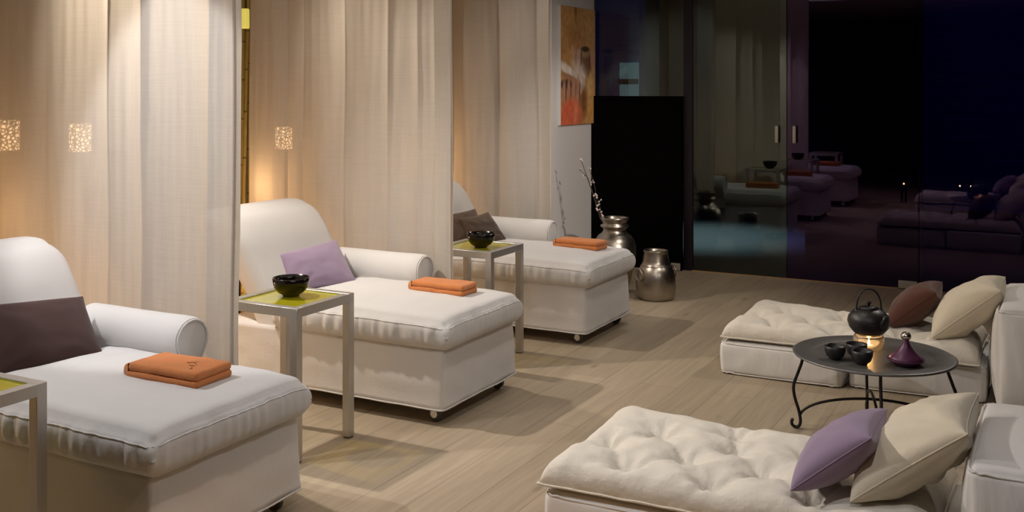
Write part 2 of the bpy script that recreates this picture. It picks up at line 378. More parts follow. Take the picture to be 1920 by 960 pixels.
# ------------------------------------------------------------------ chaise longue (local: x 0 = foot, -x to the back, y 0..0.70)
def make_chaise():
    root = thing('chaise_longue', '', 'chaise')
    # skirt
    mb = MB(); W, Ln = .70, 1.33; r = .02; loop = []
    def add(n, f):
        for i in range(n): loop.append(f(i/n))
    cs = [(-r, r, -PI/2), (-r, W-r, 0), (-Ln+r, W-r, PI/2), (-Ln+r, r, PI)]
    pts = []
    for ci, (cx, cy, a0) in enumerate(cs):
        for k in range(5):
            a = a0+PI/2*k/4; pts.append((cx+r*math.cos(a), cy+r*math.sin(a), math.cos(a), math.sin(a)))
        nx = cs[(ci+1) % 4]; a = a0+PI/2
        p0 = (cx+r*math.cos(a), cy+r*math.sin(a)); p1 = (nx[0]+r*math.cos(nx[2]), nx[1]+r*math.sin(nx[2]))
        m = 24
        for k in range(1, m): pts.append((p0[0]+(p1[0]-p0[0])*k/m, p0[1]+(p1[1]-p0[1])*k/m, math.cos(a), math.sin(a)))
    n = len(pts); lev = 12; vs = []; fs = []
    for j in range(lev+1):
        t = j/lev; z = .34-.272*t
        for x, y, ax, ay in pts:
            fl = .012*t*t + .010*t*noise.noise(Vector((x*6, y*6, 3)))+.005*noise.noise(Vector((x*9, y*9, z*14)))
            zz = z-(.006*noise.noise(Vector((x*5, y*5, 1))) if j == lev else 0)
            vs.append((x+ax*fl-.008*ax, y+ay*fl-.008*ay, zz))
    for x, y, ax, ay in pts: vs.append((x-.02*ax, y-.02*ay, .073))
    for x, y, ax, ay in pts: vs.append((x-.03*ax, y-.03*ay, .12))
    for j in range(lev+2):
        for i in range(n): fs.append((j*n+i, j*n+(i+1) % n, (j+1)*n+(i+1) % n, (j+1)*n+i))
    fs.append(tuple(range(n))); fs.append(tuple((lev+2)*n+i for i in reversed(range(n))))
    sk = mb.add(vs, fs).obj('skirted_base', M_SLIP, root)
    hem = [(x+ax*.006, y+ay*.006, .073-.006*noise.noise(Vector((x*5, y*5, 1)))) for x, y, ax, ay in pts]
    MB().tube(hem, .0035, 6, True).obj('hem', M_SLIP, sk)
    # seat cushion
    hx, hy, hz = .50, .362, .072
    def fn(p, q):
        u = 1-q.x*q.x; v = 1-q.y*q.y
        p = Vector(p)
        if q.z > -.2: p.z += (.030*(u**.6)*(v**.6))*(1 if q.z > .4 else .3)
        rim = max(abs(q.x)**10, abs(q.y)**10)
        wr = (abs(noise.noise(Vector((p.x*24, p.y*24, 2)))) - .22)*.020
        side = rim*(1-q.z*q.z)
        p.x += q.x*side*(.014+wr); p.y += q.y*side*(.014+wr)
        p.z += .007*noise.noise(Vector((p.x*4, p.y*4, 7)))*(1-rim*.5) + .0025*noise.noise(Vector((p.x*14, p.y*14, p.z*9)))
        c = (abs(q.x)*abs(q.y))**8; p.z -= .014*c*(1 if q.z > 0 else 0)
        return p
    cu = MB().rbox((-.472, .35, .402), (hx, hy, hz), .045, fn=fn, nn=(96, 70, 5)); ring = cu.ring; cu = cu.obj('seat_cushion', M_SEAT, root)
    MB().tube(ring, .0024, 6, True).obj('piping', M_SEAT, cu)
    # leaning back, rounded upper corners
    def fb(p, q):
        p = Vector(p); hgt = p.z+.32
        t = max(0, (q.z-.45)/.55)
        p.y *= (.93+.07*min(1, max(0, q.z+.3)/.9)) if q.y < 0 else 1
        if q.z > .72:                                          # round the top corners
            k = (q.z-.72)/.28; p.z -= .025*(abs(q.y)**13)*k; p.y *= 1
        p.x += -.56*max(0, hgt) + .018*(1-q.y*q.y)*(1 if q.x > 0 else -1) - .05*t*t
        p.x += .004*nz(p, 6, 2)
        return p
    MB().rbox((-.978, .356, .560), (.085, .358, .324), .062, fn=fb, nn=(4, 20, 20)).obj('backrest', M_SLIP, root)
    # rolled arm on the far side
    mb = MB(); P = []
    cz, cy, R = .528, .735, .090
    prof = []
    for k in range(22):                                        # scroll, then down the inner and outer sides
        a = math.radians(-35+ (250)*k/21); prof.append((cy+R*math.cos(a), cz+R*math.sin(a)))
    prof = [(cy+.01, .30), (cy+.02, .40)]+prof+[(cy-.085, .42), (cy-.07, .30)]
    xs = [-.565, -.568, -.585, -.625, -.75, -.85, -1.0, -1.12]; ins = [.80, .93, .985, 1, 1, 1, 1.0, 1]
    vs = []; n = len(prof)
    for x, k in zip(xs, ins):
        for y, z in prof:
            vs.append((x, cy+(y-cy)*k, cz+(z-cz)*(k if z > .42 else 1)+.003*noise.noise(Vector((x*7, y*9, z*9)))))
    fs = []
    for i in range(len(xs)-1):
        for k in range(n): fs.append((i*n+k, i*n+(k+1) % n, (i+1)*n+(k+1) % n, (i+1)*n+k))
    fs.append(tuple(range(n))); fs.append(tuple((len(xs)-1)*n+k for k in reversed(range(n))))
    ar = sharp(mb.add(vs, fs).obj('armrest', M_SLIP, root), 50)
    MB().tube([(-.562, cy+(y-cy)*.86, cz+(z-cz)*(.86 if z > .42 else 1)) for y, z in prof], .004, 6).obj('piping', M_SLIP, ar)
    # casters
    for x in (-.075, -1.22):
        for y in (.06, .64):
            c = MB().box(x-.012, x+.012, y-.016, y+.016, .05, .13, .003).obj('caster', M_CHROME, root)
            wh = MB(); prof2 = [(.010, -.011), (.030, -.011), (.035, -.007), (.035, .007), (.030, .011), (.010, .011)]
            wh.lathe(prof2, 28); wh.v = [(a[0]+x, a[2]+y, a[1]+.035) for a in wh.v]
            sharp(wh.obj('wheel', M_RUBBER, c), 30)
            hb = MB(); hb.lathe([(.001, -.014), (.018, -.014), (.018, .014), (.001, .014)], 20); hb.v = [(a[0]+x, a[2]+y, a[1]+.035) for a in hb.v]
            sharp(hb.obj('hub', M_CHROME, c), 30)
    return root
labs = ['white slipcovered chaise nearest the camera, with dark brown cushion and embroidered orange towel',
        'white slipcovered chaise in the middle of the row, with lilac cushion and orange towel',
        'white slipcovered chaise farthest from the camera, beside the silver urns']
ch = make_chaise()
for i, y in enumerate((2.225, 3.915, 5.525)):
    o = ch if i == 0 else copy_tree(ch)
    o.location = ((-2.405, -2.43, -2.455)[i], y, 0); tag(o, labs[i], 'chaise', 'white chaises in a row')

# ------------------------------------------------------------------ steel side tables with yellow glass
def make_side_table():
    t = thing('side_table', '', 'table'); h, H, w = .19, .62, .018
    for sx in (-1, 1):
        for sy in (-1, 1):
            x, y = sx*(h-w), sy*(h-w)
            l = MB().box(x-w, x+w, y-w, y+w, .006, H-.036, .002).obj('leg', M_STEEL, t, False)
            MB().box(x-w*.8, x+w*.8, y-w*.8, y+w*.8, 0, .007).obj('foot_cap', M_RUBBER, l, False)
    f = MB()
    for s in (-1, 1):
        f.box(-h, h, s*h-(2*w if s > 0 else 0), s*h+(0 if s > 0 else 2*w), H-.038, H)
        f.box(s*h-(2*w if s > 0 else 0), s*h+(0 if s > 0 else 2*w), -h+2*w, h-2*w, H-.038, H)
    f = sharp(f.obj('top_frame', M_STEEL, t, False))
    m = f.modifiers.new('b', 'BEVEL'); m.width = .0015; m.segments = 1
    MB().box(-h+2*w-.001, h-2*w+.001, -h+2*w-.001, h-2*w+.001, H-.014, H-.006).obj('glass_top', M_YGLASS, t, False)
    MB().box(-h+2*w, -h+2*w+.012, -h+2*w, h-2*w, .12, .132).obj('cross_bar', M_STEEL, t, False)
    return t
TB = [(-2.885, 1.91, 'steel side table with yellow glass top in the lower left corner'),
      (-2.890, 3.442, 'steel side table with yellow glass top beside the lilac cushion chaise'),
      (-2.902, 5.052, 'small steel side table with yellow glass top beside the farthest chaise')]
st = make_side_table()
for i, (x, y, lb) in enumerate(TB):
    o = st if i == 0 else copy_tree(st); o.location = (x, y, 0); o.rotation_euler.z = 0; tag(o, lb, 'table', 'steel and yellow glass side tables')

def bowl():
    pr = [(.001, 0), (.034, 0), (.036, .006), (.055, .016), (.071, .036), (.077, .060), (.078, .078), (.0745, .079),
          (.073, .060), (.066, .038), (.050, .021), (.03, .013), (.001, .011)]
    return MB().lathe(pr, 48).obj('bowl', M_LACQ)
b = bowl(); b.location = (-2.915, 3.475, .6145); tag(b, 'black lacquer bowl on the yellow glass table beside the lilac cushion', 'bowl', 'black lacquer bowls')
b2 = b.copy(); C.objects.link(b2); b2.location = (-2.87, 5.03, .6145); tag(b2, 'black lacquer bowl on the farther yellow glass table, before the dark cushions', 'bowl', 'black lacquer bowls')

# ------------------------------------------------------------------ towels
def make_towel(L_, W_, layers=3, th=.018):
    """folded towel: layers wrapped round, rounded folds on the long near side"""
    mb = MB()
    def layer(z, i, lx, wy, ox):
        def fn(p, q):
            p = Vector(p); p.z += .003*nz(p, 12, i*3+1) + .002*nz(p, 30, i)
            p.x += .003*nz(p, 9, i+4); p.y += .003*nz(p, 9, i+8)
            return p
        mb.rbox((ox, 0, z), (lx/2, wy/2, th*.56), th*.54, fn=fn, nn=(16, 12, 1))
    for i in range(layers): layer(th*.53+i*th*.98, i, L_-.006*(i % 2), W_-.004*i, .003*(i % 2))
    h = layers*th
    fold = []                                                   # wrap at -x end
    for k in range(9):
        a = PI/2+PI*k/8; fold.append((math.cos(a), math.sin(a)))
    vs = []; fs = []; ny = 12; R = h/2-.001
    for j in range(ny+1):
        y = -W_/2+.004+(W_-.008)*j/ny
        for c, s_ in fold: vs.append((-L_/2+.012+c*(R*.75), y, h/2+s_*R))
    for j in range(ny):
        for k in range(8): fs.append((j*9+k, j*9+k+1, j*9+10+k, j*9+9+k))
    fs.append(tuple(range(9))); fs.append(tuple(ny*9+k for k in reversed(range(9))))
    mb.add(vs, fs)
    return mb.obj('towel', M_TOWEL)
t1 = make_towel(.325, .185, 2, .027); t1.location = (-2.722, 2.652, .492); t1.rotation_euler = (0, .0, math.radians(2))
mk = MB()
def stroke(pts, r=.0010): mk.tube([(x, y, .0563) for x, y in pts], r, 5)
stroke([(.035, .002), (.055, .012), (.066, .030)]); stroke([(.052, .012), (.075, .004), (.086, -.008)])
stroke([(.060, -.016), (.074, -.022), (.090, -.020)]); stroke([(.095, -.040), (.108, -.052), (.104, -.062)], .0014)
stroke([(.048, .03), (.060, .022), (.082, .024)])
m_ = mk.obj('embroidered_mark', M_TOWEL_MARK, t1)
m_['label'] = 'dark stitched sprig-like mark'
tag(t1, 'folded orange towel with dark embroidered mark, on the nearest white chaise', 'towel', 'folded orange towels')
t2 = make_towel(.315, .145, 2, .026); t2.location = (-2.715, 4.382, .492); t2.rotation_euler = (0, 0, math.radians(-2)); tag(t2, 'folded plain orange towel on the middle white chaise', 'towel', 'folded orange towels')
t3 = t2.copy(); C.objects.link(t3); t3.location = (-2.70, 6.00, .492); t3.rotation_euler = (0, 0, math.radians(-6)); tag(t3, 'folded plain orange towel on the farthest white chaise, by the urns', 'towel', 'folded orange towels')

# ------------------------------------------------------------------ cushions
def pillow(bl, br, tr, tl, th, m, label, group=None, pinch=.07, seed=1, n=30, wr=.010, name='cushion', sag=0):
    bl, br, tr, tl = map(Vector, (bl, br, tr, tl)); nrm = (br-bl).cross(tl-bl).normalized()
    mb = MB(); vs = []; fs = []; idx = {}
    ctr = (bl+br+tr+tl)/4
    def P(i, j, side):
        edge = i in (0, n) or j in (0, n); key = (i, j, 0 if edge else side)
        if key in idx: return idx[key]
        # cosine spacing keeps the rim smooth
        s = .5-.5*math.cos(PI*i/n); t = .5-.5*math.cos(PI*j/n)
        s2 = .5+(s-.5)*(1-pinch*4*t*(1-t)); t2 = .5+(t-.5)*(1-pinch*4*s*(1-s))
        p = (bl*(1-s2)+br*s2)*(1-t2)+(tl*(1-s2)+tr*s2)*t2
        e = (16*s*(1-s)*t*(1-t))
        h = th*(4*s*(1-s))**.42*(4*t*(1-t))**.42
        w_ = 0
        if not edge:
            q = Vector((s*3, t*3, seed+side*.7)); w_ = wr*noise.noise(q*1.2)+wr*.5*noise.noise(q*3)
            # folds running in from the corners
            for cx, cy in ((0, 0), (1, 0), (0, 1), (1, 1)):
                dx, dy = s-cx, t-cy; d = math.hypot(dx, dy); a = math.atan2(dy, dx)
                w_ += wr*.6*math.sin(a*9+seed)*math.exp(-((d-.28)/.16)**2)
            w_ *= min(1, e*1.5)
        p = p+nrm*side*(h*.5+w_)
        p.z -= sag*e
        idx[key] = len(vs); vs.append(tuple(p)); return idx[key]
    for side in (1, -1):
        for i in range(n):
            for j in range(n):
                f = (P(i, j, side), P(i+1, j, side), P(i+1, j+1, side), P(i, j+1, side)); fs.append(f if side > 0 else f[::-1])
    o = mb.add(vs, fs).obj(name, m, loc=tuple(ctr))
    rim = [vs[P(i, 0, 1)] for i in range(n)]+[vs[P(n, j, 1)] for j in range(n)]+[vs[P(n-i, n, 1)] for i in range(n)]+[vs[P(0, n-j, 1)] for j in range(n)]
    MB().tube([Vector(r)-ctr for r in rim], .0022, 6, True).obj('seam', m, o)
    return tag(o, label, 'cushion', group)
# nearest chaise: dark brown
pillow((-3.36, 2.40, .465), (-3.245, 2.785, .465), (-3.45, 2.85, .67), (-3.55, 2.43, .695), .13, M_BROWN, 'dark brown cushion against the back of the nearest white chaise', pinch=.04, seed=3, wr=.006)
# middle chaise: lilac
pillow((-3.43, 4.09, .475), (-3.27, 4.43, .47), (-3.50, 4.545, .675), (-3.545, 4.13, .65), .12, M_LILAC, 'small lilac cushion against the back of the middle chaise, behind the bowl', pinch=.05, seed=5, wr=.006)
# far chaise: two dark ones
pillow((-3.45, 5.66, .48), (-3.36, 6.00, .48), (-3.51, 6.07, .685), (-3.58, 5.68, .67), .12, M_TAUPE, 'dark taupe cushion on the farthest chaise, left one of the overlapping pair', 'dark cushions on the farthest chaise', pinch=.07, seed=8)
pillow((-3.36, 5.76, .475), (-3.29, 6.13, .47), (-3.42, 6.09, .665), (-3.45, 5.76, .655), .10, M_TAUPE, 'dark taupe cushion on the farthest chaise, right one of the overlapping pair', 'dark cushions on the farthest chaise', pinch=.07, seed=9)

# ------------------------------------------------------------------ floor beds
def block(x0, x1, y0, y1, z0, z1, label, seed, rz=0, name='floor_cushion', puff=.012, m=None, m_sag=0):
    c = ((x0+x1)/2, (y0+y1)/2, (z0+z1)/2); h = ((x1-x0)/2, (y1-y0)/2, (z1-z0)/2)
    def fn(p, q):
        p = Vector(p); u = 1-q.x*q.x; v = 1-q.y*q.y; w_ = 1-q.z*q.z
        p.x += q.x*abs(q.x)**3*puff*v**.5*w_**.5*1.2; p.y += q.y*abs(q.y)**3*puff*u**.5*w_**.5*1.2
        if q.z > 0 or z0 > .1: p.z += q.z*abs(q.z)**3*puff*(u*v)**.5
        a = abs(nz(Vector((p.x, p.y, p.z*.3)), 15, seed)); rim = max(abs(q.x), abs(q.y))**8*w_
        p.x += q.x*rim*(a-.3)*.012; p.y += q.y*rim*(a-.3)*.012
        p += Vector((1, 1, .3))*.003*nz(p, 5, seed+4)
        return p
    r0 = .022
    mb = MB().rbox((0, 0, 0), h, r0, fn=fn, nn=(22, 16, 6)); o = mb.obj(name, m or M_BLOCK)
    o.location = c; o.rotation_euler.z = rz
    for zz in (h[2]-.006, -h[2]+.006):
        if zz < 0 and z0 > .1 and False: continue
        pts = []
        for i in range(96):
            a = 2*PI*i/96; cc, ss = math.cos(a), math.sin(a); e = .12
            pts.append((math.copysign(abs(cc)**e, cc)*(h[0]+.003), math.copysign(abs(ss)**e, ss)*(h[1]+.003), zz+.002*math.sin(i*1.3)))
        MB().tube(pts, .0035, 6, True).obj('piping', m or M_BLOCK, o)
    return tag(o, label, 'cushion')
TUFTS = [(.26, .12), (.25, .48), (.41, .28), (.555, .10), (.54, .43), (.49, .61), (.68, .26), (.80, .50), (.86, .13), (1.0, .34), (.12, .30)]
def make_pad(Lx=1.22, Wy=.72):
    nx, ny = 110, 70; vs = []; fs = []; idx = {}
    edges = [(a, b) for i, a in enumerate(TUFTS) for b in TUFTS[i+1:] if math.dist(a, b) < .29]
    def P(i, j, side):
        ed = i in (0, nx) or j in (0, ny); key = (i, j, 0 if ed else side)
        if key in idx: return idx[key]
        s, t = i/nx, j/ny; s = s-.10*math.sin(2*PI*s)/(2*PI)*1.5; t = t-.10*math.sin(2*PI*t)/(2*PI)*1.5
        x, y = s*Lx, t*Wy
        bx = min(1, 1-(1-min(1, min(x, Lx-x)/.09))**2.6); by = min(1, 1-(1-min(1, min(y, Wy-y)/.09))**2.6)
        e = (max(0, bx)*max(0, by))**.5
        pin = .022; xx = x+(Lx/2-x)*2/Lx*pin*4*t*(1-t)*.5; yy = y+(Wy/2-y)*2/Wy*pin*4*s*(1-s)*.4
        if side > 0:
            z = .018+.085*e
            p = Vector((x, y, 0)); d = min(math.dist((x, y), q) for q in TUFTS)
            z += .014*noise.noise(Vector((x*6, y*6, 4)))*e + .006*noise.noise(Vector((x*17, y*17, 9)))*e
            near = min(TUFTS, key=lambda q: math.dist((x, y), q)); ang = math.atan2(y-near[1], x-near[0])
            z -= (.058*math.exp(-(d/.040)**1.1))*e + .017*math.exp(-(d/.085)**2)*abs(math.sin(ang*3.5+near[0]*9))*e
            cr = 0
            for a, b in edges:
                ax, ay = a; ux, uy = b[0]-ax, b[1]-ay; L2 = ux*ux+uy*uy; k = max(0, min(1, ((x-ax)*ux+(y-ay)*uy)/L2))
                dd = math.hypot(x-ax-k*ux, y-ay-k*uy); cr = max(cr, math.exp(-dd/.018))
            z -= .011*cr*e
            rimw = (1-e)*e*4; z += .008*rimw*abs(noise.noise(Vector((x*14, y*14, 2))))
        else: z = .018-.014*e
        if ed: z = .020+.006*noise.noise(Vector((x*9, y*9, 1)))
        idx[key] = len(vs); vs.append((xx, yy, z)); return idx[key]
    for side in (1, -1):
        for i in range(nx):
            for j in range(ny):
                f = (P(i, j, side), P(i+1, j, side), P(i+1, j+1, side), P(i, j+1, side)); fs.append(f if side > 0 else f[::-1])
    o = MB().add(vs, fs).obj('futon_pad', M_FUTON)
    rim = [vs[P(i, 0, 1)] for i in range(nx)]+[vs[P(nx, j, 1)] for j in range(ny)]+[vs[P(nx-i, ny, 1)] for i in range(nx)]+[vs[P(0, ny-j, 1)] for j in range(ny)]
    MB().tube(rim, .004, 6, True).obj('piping', M_FUTON, o)
    return o
# bed in the foreground
block(-1.515, -.93, 3.07, 3.78, .004, .172, 'white floor cushion under the foot of the foreground tufted pad', 1)
block(-.915, -.285, 3.08, 3.79, .004, .172, 'white floor cushion under the cushioned end of the foreground tufted pad', 2)
pad = make_pad(); pad.location = (-1.535, 3.065, .178); tag(pad, 'cream tufted futon pad in the foreground, lying on white floor cushions', 'mattress', 'cream futon pads')
block(-.235, .30, 3.10, 3.80, .004, .455, 'tall white block cushion at the head of the foreground bed', 5, name='back_cushion', puff=.03)
# far bed
block(-1.60, -.985, 5.345, 6.02, .004, .168, 'white floor cushion at the foot end of the bed by the tray table', 3)
block(-.965, -.345, 5.40, 6.06, .004, .168, 'white floor cushion at the head end of the bed by the tray table', 4, rz=math.radians(2))
pad2 = pad.copy(); C.objects.link(pad2)
for k in kids(pad): kk = k.copy(); C.objects.link(kk); kk.parent = pad2
pad2.location = (-1.60, 5.345, .174); pad2.scale = (1.02, .96, .98); tag(pad2, 'cream futon pad of the farther bed, behind the tray table', 'mattress', 'cream futon pads')
block(-.275, .0, 5.32, 6.08, .004, .465, 'upright white back cushion at the head of the farther bed', 7, name='back_cushion', puff=.04)

c40, s40 = math.cos(math.radians(40)), math.sin(math.radians(40))
def lean(A, s, w_, th, m, label, seed, yaw=0, ang=40, pinch=.07, wr=.012):
    A = Vector(A); a = math.radians(ang); d = Vector((math.cos(a)*math.cos(yaw), math.cos(a)*math.sin(yaw), math.sin(a)))*s
    v = Vector((-math.sin(yaw), math.cos(yaw), 0))*w_
    return pillow(A, A+v, A+v+d, A+d, th, m, label, pinch=pinch, seed=seed, wr=wr)
lean((-.555, 3.15, .29), .40, .44, .19, M_CREAM, 'large cream cushion at the head of the foreground bed', 11, ang=38, wr=.022)
lean((-.725, 3.14, .295), .30, .31, .15, M_LILAC, 'lilac cushion leaning on the large cream one, foreground bed', 12, ang=40, wr=.006)
lean((-.575, 5.44, .28), .40, .42, .21, M_CREAM, 'large cream cushion at the head of the farther bed', 13, ang=40)
lean((-.80, 5.58, .285), .30, .32, .17, M_BROWN2, 'chestnut brown cushion leaning on the cream one, farther bed', 14, ang=40, wr=.006)

# ------------------------------------------------------------------ tray table
TX, TY, TZ = -.732, 4.712, .34
tt = thing('tray_table', 'round dark metal tray table on curled wrought iron legs, holding a teapot', 'table', (TX, TY, 0))
pr_ = [(.001, TZ-.006), (.24, TZ-.006), (.262, TZ+.001), (.322, TZ+.004), (.336, TZ+.001), (.339, TZ+.006), (.332, TZ+.010), (.322, TZ+.010), (.265, TZ+.007), (.252, TZ+.003), (.24, TZ), (.001, TZ)]
MB().lathe(pr_, 96).obj('tray', M_TRAY, tt)
for k in range(4):
    a = math.radians(-76+90*k); ca, sa = math.cos(a), math.sin(a)
    ctl = [(.300, .336), (.298, .30), (.318, .24), (.334, .19), (.330, .14), (.312, .08), (.305, .035), (.312, .012), (.326, .0075), (.340, .016), (.342, .034), (.334, .042)]
    pts = []
    for i in range(len(ctl)-1):
        p0, p1, p2, p3 = ctl[max(i-1, 0)], ctl[i], ctl[i+1], ctl[min(i+2, len(ctl)-1)]
        for q in range(5):
            t = q/5; f = lambda j: .5*((2*p1[j])+(-p0[j]+p2[j])*t+(2*p0[j]-5*p1[j]+4*p2[j]-p3[j])*t*t+(-p0[j]+3*p1[j]-3*p2[j]+p3[j])*t**3)
            pts.append((f(0)*ca, f(0)*sa, f(1)))
    MB().tube(pts, .0068, 10).obj('leg', M_WIRON, tt)
for k in range(2):
    a = math.radians(-76+90*k); ca, sa = math.cos(a), math.sin(a)
    pts = [(.308*math.cos(PI*i/24)*ca, .308*math.cos(PI*i/24)*sa, .058+.100*math.sin(PI*i/24)-(.006 if k else 0)) for i in range(25)]
    MB().tube(pts, .006, 8).obj('arched_brace', M_WIRON, tt)
MB().tube([(.298*math.cos(2*PI*i/48), .298*math.sin(2*PI*i/48), .334) for i in range(48)], .004, 8, True).obj('support_ring', M_WIRON, tt)

S = TZ+.0005
# tea warmer with tealight
wx, wy = -.768, 4.815
wm = thing('tea_warmer', 'clear glass tea warmer glowing under the iron teapot', 'warmer', (wx, wy, S))
MB().lathe([(.001, 0), (.045, 0), (.058, .012), (.066, .035), (.066, .052), (.062, .060), (.059, .060), (.063, .050), (.063, .035), (.055, .015), (.043, .005), (.001, .005)], 40).obj('glass_body', M_WARMGLASS, wm)
MB().lathe([(.001, .006), (.019, .006), (.019, .020), (.001, .019)], 24).obj('tealight', M_WAX, wm)
MB().lathe([(.001, .0215), (.0045, .026), (.005, .031), (.0025, .040), (.0004, .046)], 12).obj('flame', M_FLAME, wm)
MB().tube([(.06*math.cos(2*PI*i/40), .06*math.sin(2*PI*i/40), .0605) for i in range(40)], .003, 6, True).obj('metal_rim', M_CHROME, wm)
light('tealight_light', 'POINT', (wx, wy, S+.035), 1.1, (1, .55, .2), size=.006)
# teapot
tp = thing('teapot', 'black cast iron teapot with hoop handle on the glass warmer', 'teapot', (wx, wy, S+.064))
body = [(.001, 0), (.045, 0), (.064, .012), (.084, .036), (.092, .062), (.087, .084), (.068, .106), (.045, .117), (.038, .119), (.001, .119)]
MB().lathe(body, 48).obj('body', M_IRON, tp)
ld = MB().lathe([(.044, .117), (.043, .123), (.030, .128), (.010, .131), (.001, .131)], 36).obj('lid', M_IRON, tp)
MB().lathe([(.001, .129), (.005, .130), (.005, .137), (.010, .141), (.010, .147), (.006, .151), (.001, .152)], 20).obj('knob', M_IRON, ld)
da = math.radians(-42); dx, dy = math.cos(da), math.sin(da)
MB().tube([(dx*r_, dy*r_, z) for r_, z in ((.070, .055), (.090, .065), (.102, .082), (.110, .104))], [.018, .015, .011, .009], 12).obj('spout', M_IRON, tp)
ha = math.radians(28); hx_, hy_ = math.cos(ha), math.sin(ha)
hp = [(hx_*.055*math.cos(t)*1.0, hy_*.055*math.cos(t), .105+.100*math.sin(t)**.8) for t in [PI*i/24 for i in range(25)]]
MB().tube(hp, .004, 8).obj('handle', M_IRON, tp)
for s in (-1, 1): MB().lathe([(.001, .095), (.009, .095), (.008, .115), (.001, .117)], 12, (s*hx_*.055, s*hy_*.055, 0)).obj('handle_lug', M_IRON, tp)
# cups
def cup():
    return MB().lathe([(.001, 0), (.020, 0), (.022, .004), (.036, .016), (.043, .036), (.045, .058), (.0425, .059), (.040, .036), (.033, .018), (.018, .008), (.001, .007)], 36).obj('tea_cup', M_IRON)
cp = cup(); cp.location = (-.868, 4.575, S); tag(cp, 'black iron tea cup standing apart, left one of three on the tray', 'cup', 'black iron tea cups')
for (x, y, lb) in ((-.793, 4.655, 'black iron tea cup, rear one of the pair before the warmer'), (-.752, 4.545, 'black iron tea cup, front one of the pair before the warmer')):
    c2 = cp.copy(); C.objects.link(c2); c2.location = (x, y, S); tag(c2, lb, 'cup', 'black iron tea cups')
# tagine
tg = thing('tagine', 'small plum tagine pot with silver ball knob, right side of the tray', 'pot', (-.588, 4.62, S))
MB().lathe([(.001, 0), (.045, 0), (.050, .004), (.070, .018), (.077, .024), (.076, .028), (.068, .024), (.001, .012)], 44).obj('dish', M_TAGINE, tg)
MB().lathe([(.068, .026), (.066, .031), (.055, .040), (.036, .058), (.020, .080), (.013, .098), (.012, .104), (.001, .104)], 44).obj('lid', M_TAGINE, tg)
MB().lathe([(.021*math.sin(PI*i/14)+.0004, .120-.019*math.cos(PI*i/14)) for i in range(15)], 28).obj('knob', M_SILVER, tg)

# ------------------------------------------------------------------ silver urns
u2 = thing('urn', 'small round-bellied silver urn with ring handles, on the floor by the glass', 'urn', (-2.572, 7.02, 0), math.radians(55))
MB().lathe([(.001, 0), (.110, 0), (.124, .006), (.134, .03), (.142, .09), (.139, .15), (.128, .20), (.112, .232), (.100, .246), (.094, .27), (.086, .320), (.086, .335), (.090, .343), (.086, .347), (.080, .340), (.078, .32), (.086, .27), (.10, .235), (.13, .15), (.13, .05), (.10, .015), (.001, .012)], 64).obj('body', M_URN, u2)
MB().tube([(.108*math.cos(2*PI*i/48), .108*math.sin(2*PI*i/48), .240) for i in range(48)], .0035, 6, True).obj('band', M_URN, u2)
for s in (-1, 1):
    MB().tube([(s*.147, .040*math.cos(2*PI*i/28), .182+.040*math.sin(2*PI*i/28)) for i in range(28)], .006, 8, True).obj('ring_handle', M_URN, u2)
    MB().rbox((s*.128, 0, .218), (.022, .012, .010), .005, 2).obj('handle_lug', M_URN, u2)
u1 = thing('urn', 'tall silver urn with a wide collar neck, behind the farthest chaise', 'urn', (-2.945, 7.16, 0))
MB().lathe([(.001, 0), (.090, 0), (.100, .01), (.125, .10), (.148, .20), (.158, .28), (.157, .33), (.145, .375), (.120, .410), (.098, .425), (.086, .440), (.083, .455), (.092, .467), (.104, .474), (.106, .484), (.090, .494), (.088, .505), (.100, .524), (.106, .533), (.106, .541), (.098, .544), (.088, .535), (.08, .49), (.075, .44), (.001, .42)], 64).obj('body', M_URN, u1)
u1.scale = (1, 1, 1)
# blossom branch leaning behind the urn
br = thing('blossom_branch', 'dry branch with pale blossoms standing in the tall silver urn', 'branch', (-2.99, 7.13, .43))
P0 = [Vector(p) for p in ((.0, .0, .0), (-.045, -.025, .10), (-.075, -.03, .20), (-.11, -.03, .30), (-.15, -.03, .40), (-.20, -.03, .53))]
MB().tube(P0, [.005, .0045, .004, .0035, .003, .002], 8).obj('stem', M_BRANCH, br)
tw = [(P0[1], P0[1]+Vector((.0, 0, .07)), P0[1]+Vector((-.03, 0, .17))), (P0[2], P0[2]+Vector((-.01, 0, .12)), P0[2]+Vector((-.06, 0, .28))), (P0[3], P0[3]+Vector((-.05, .03, .10)), P0[3]+Vector((-.13, .05, .16)))]
rnd = random.Random(5)
for a, b_, c_ in tw: MB().tube([a, b_, c_], [.003, .0025, .0015], 6).obj('twig', M_BRANCH, br)
spots = []
for a, b_, c_ in tw:
    for k in range(3): t = .3+.7*k/2; spots.append((a*(1-t)**2+b_*2*t*(1-t)+c_*t*t))
spots += [P0[1]+Vector((.012, 0, .02)), P0[2]+Vector((.02, 0, .03)), P0[2]+Vector((.012, 0, -.03)), P0[5]]
for p in spots:
    mb = MB()
    for k in range(3):
        q = p+Vector((rnd.uniform(-.012, .012), rnd.uniform(-.012, .012), rnd.uniform(-.012, .012))); r = rnd.uniform(.005, .009)
        mb.lathe([(r*math.sin(PI*i/6)+1e-4, -r*math.cos(PI*i/6)) for i in range(7)], 8, q)
    mb.obj('blossom', M_BLOSSOM, br)

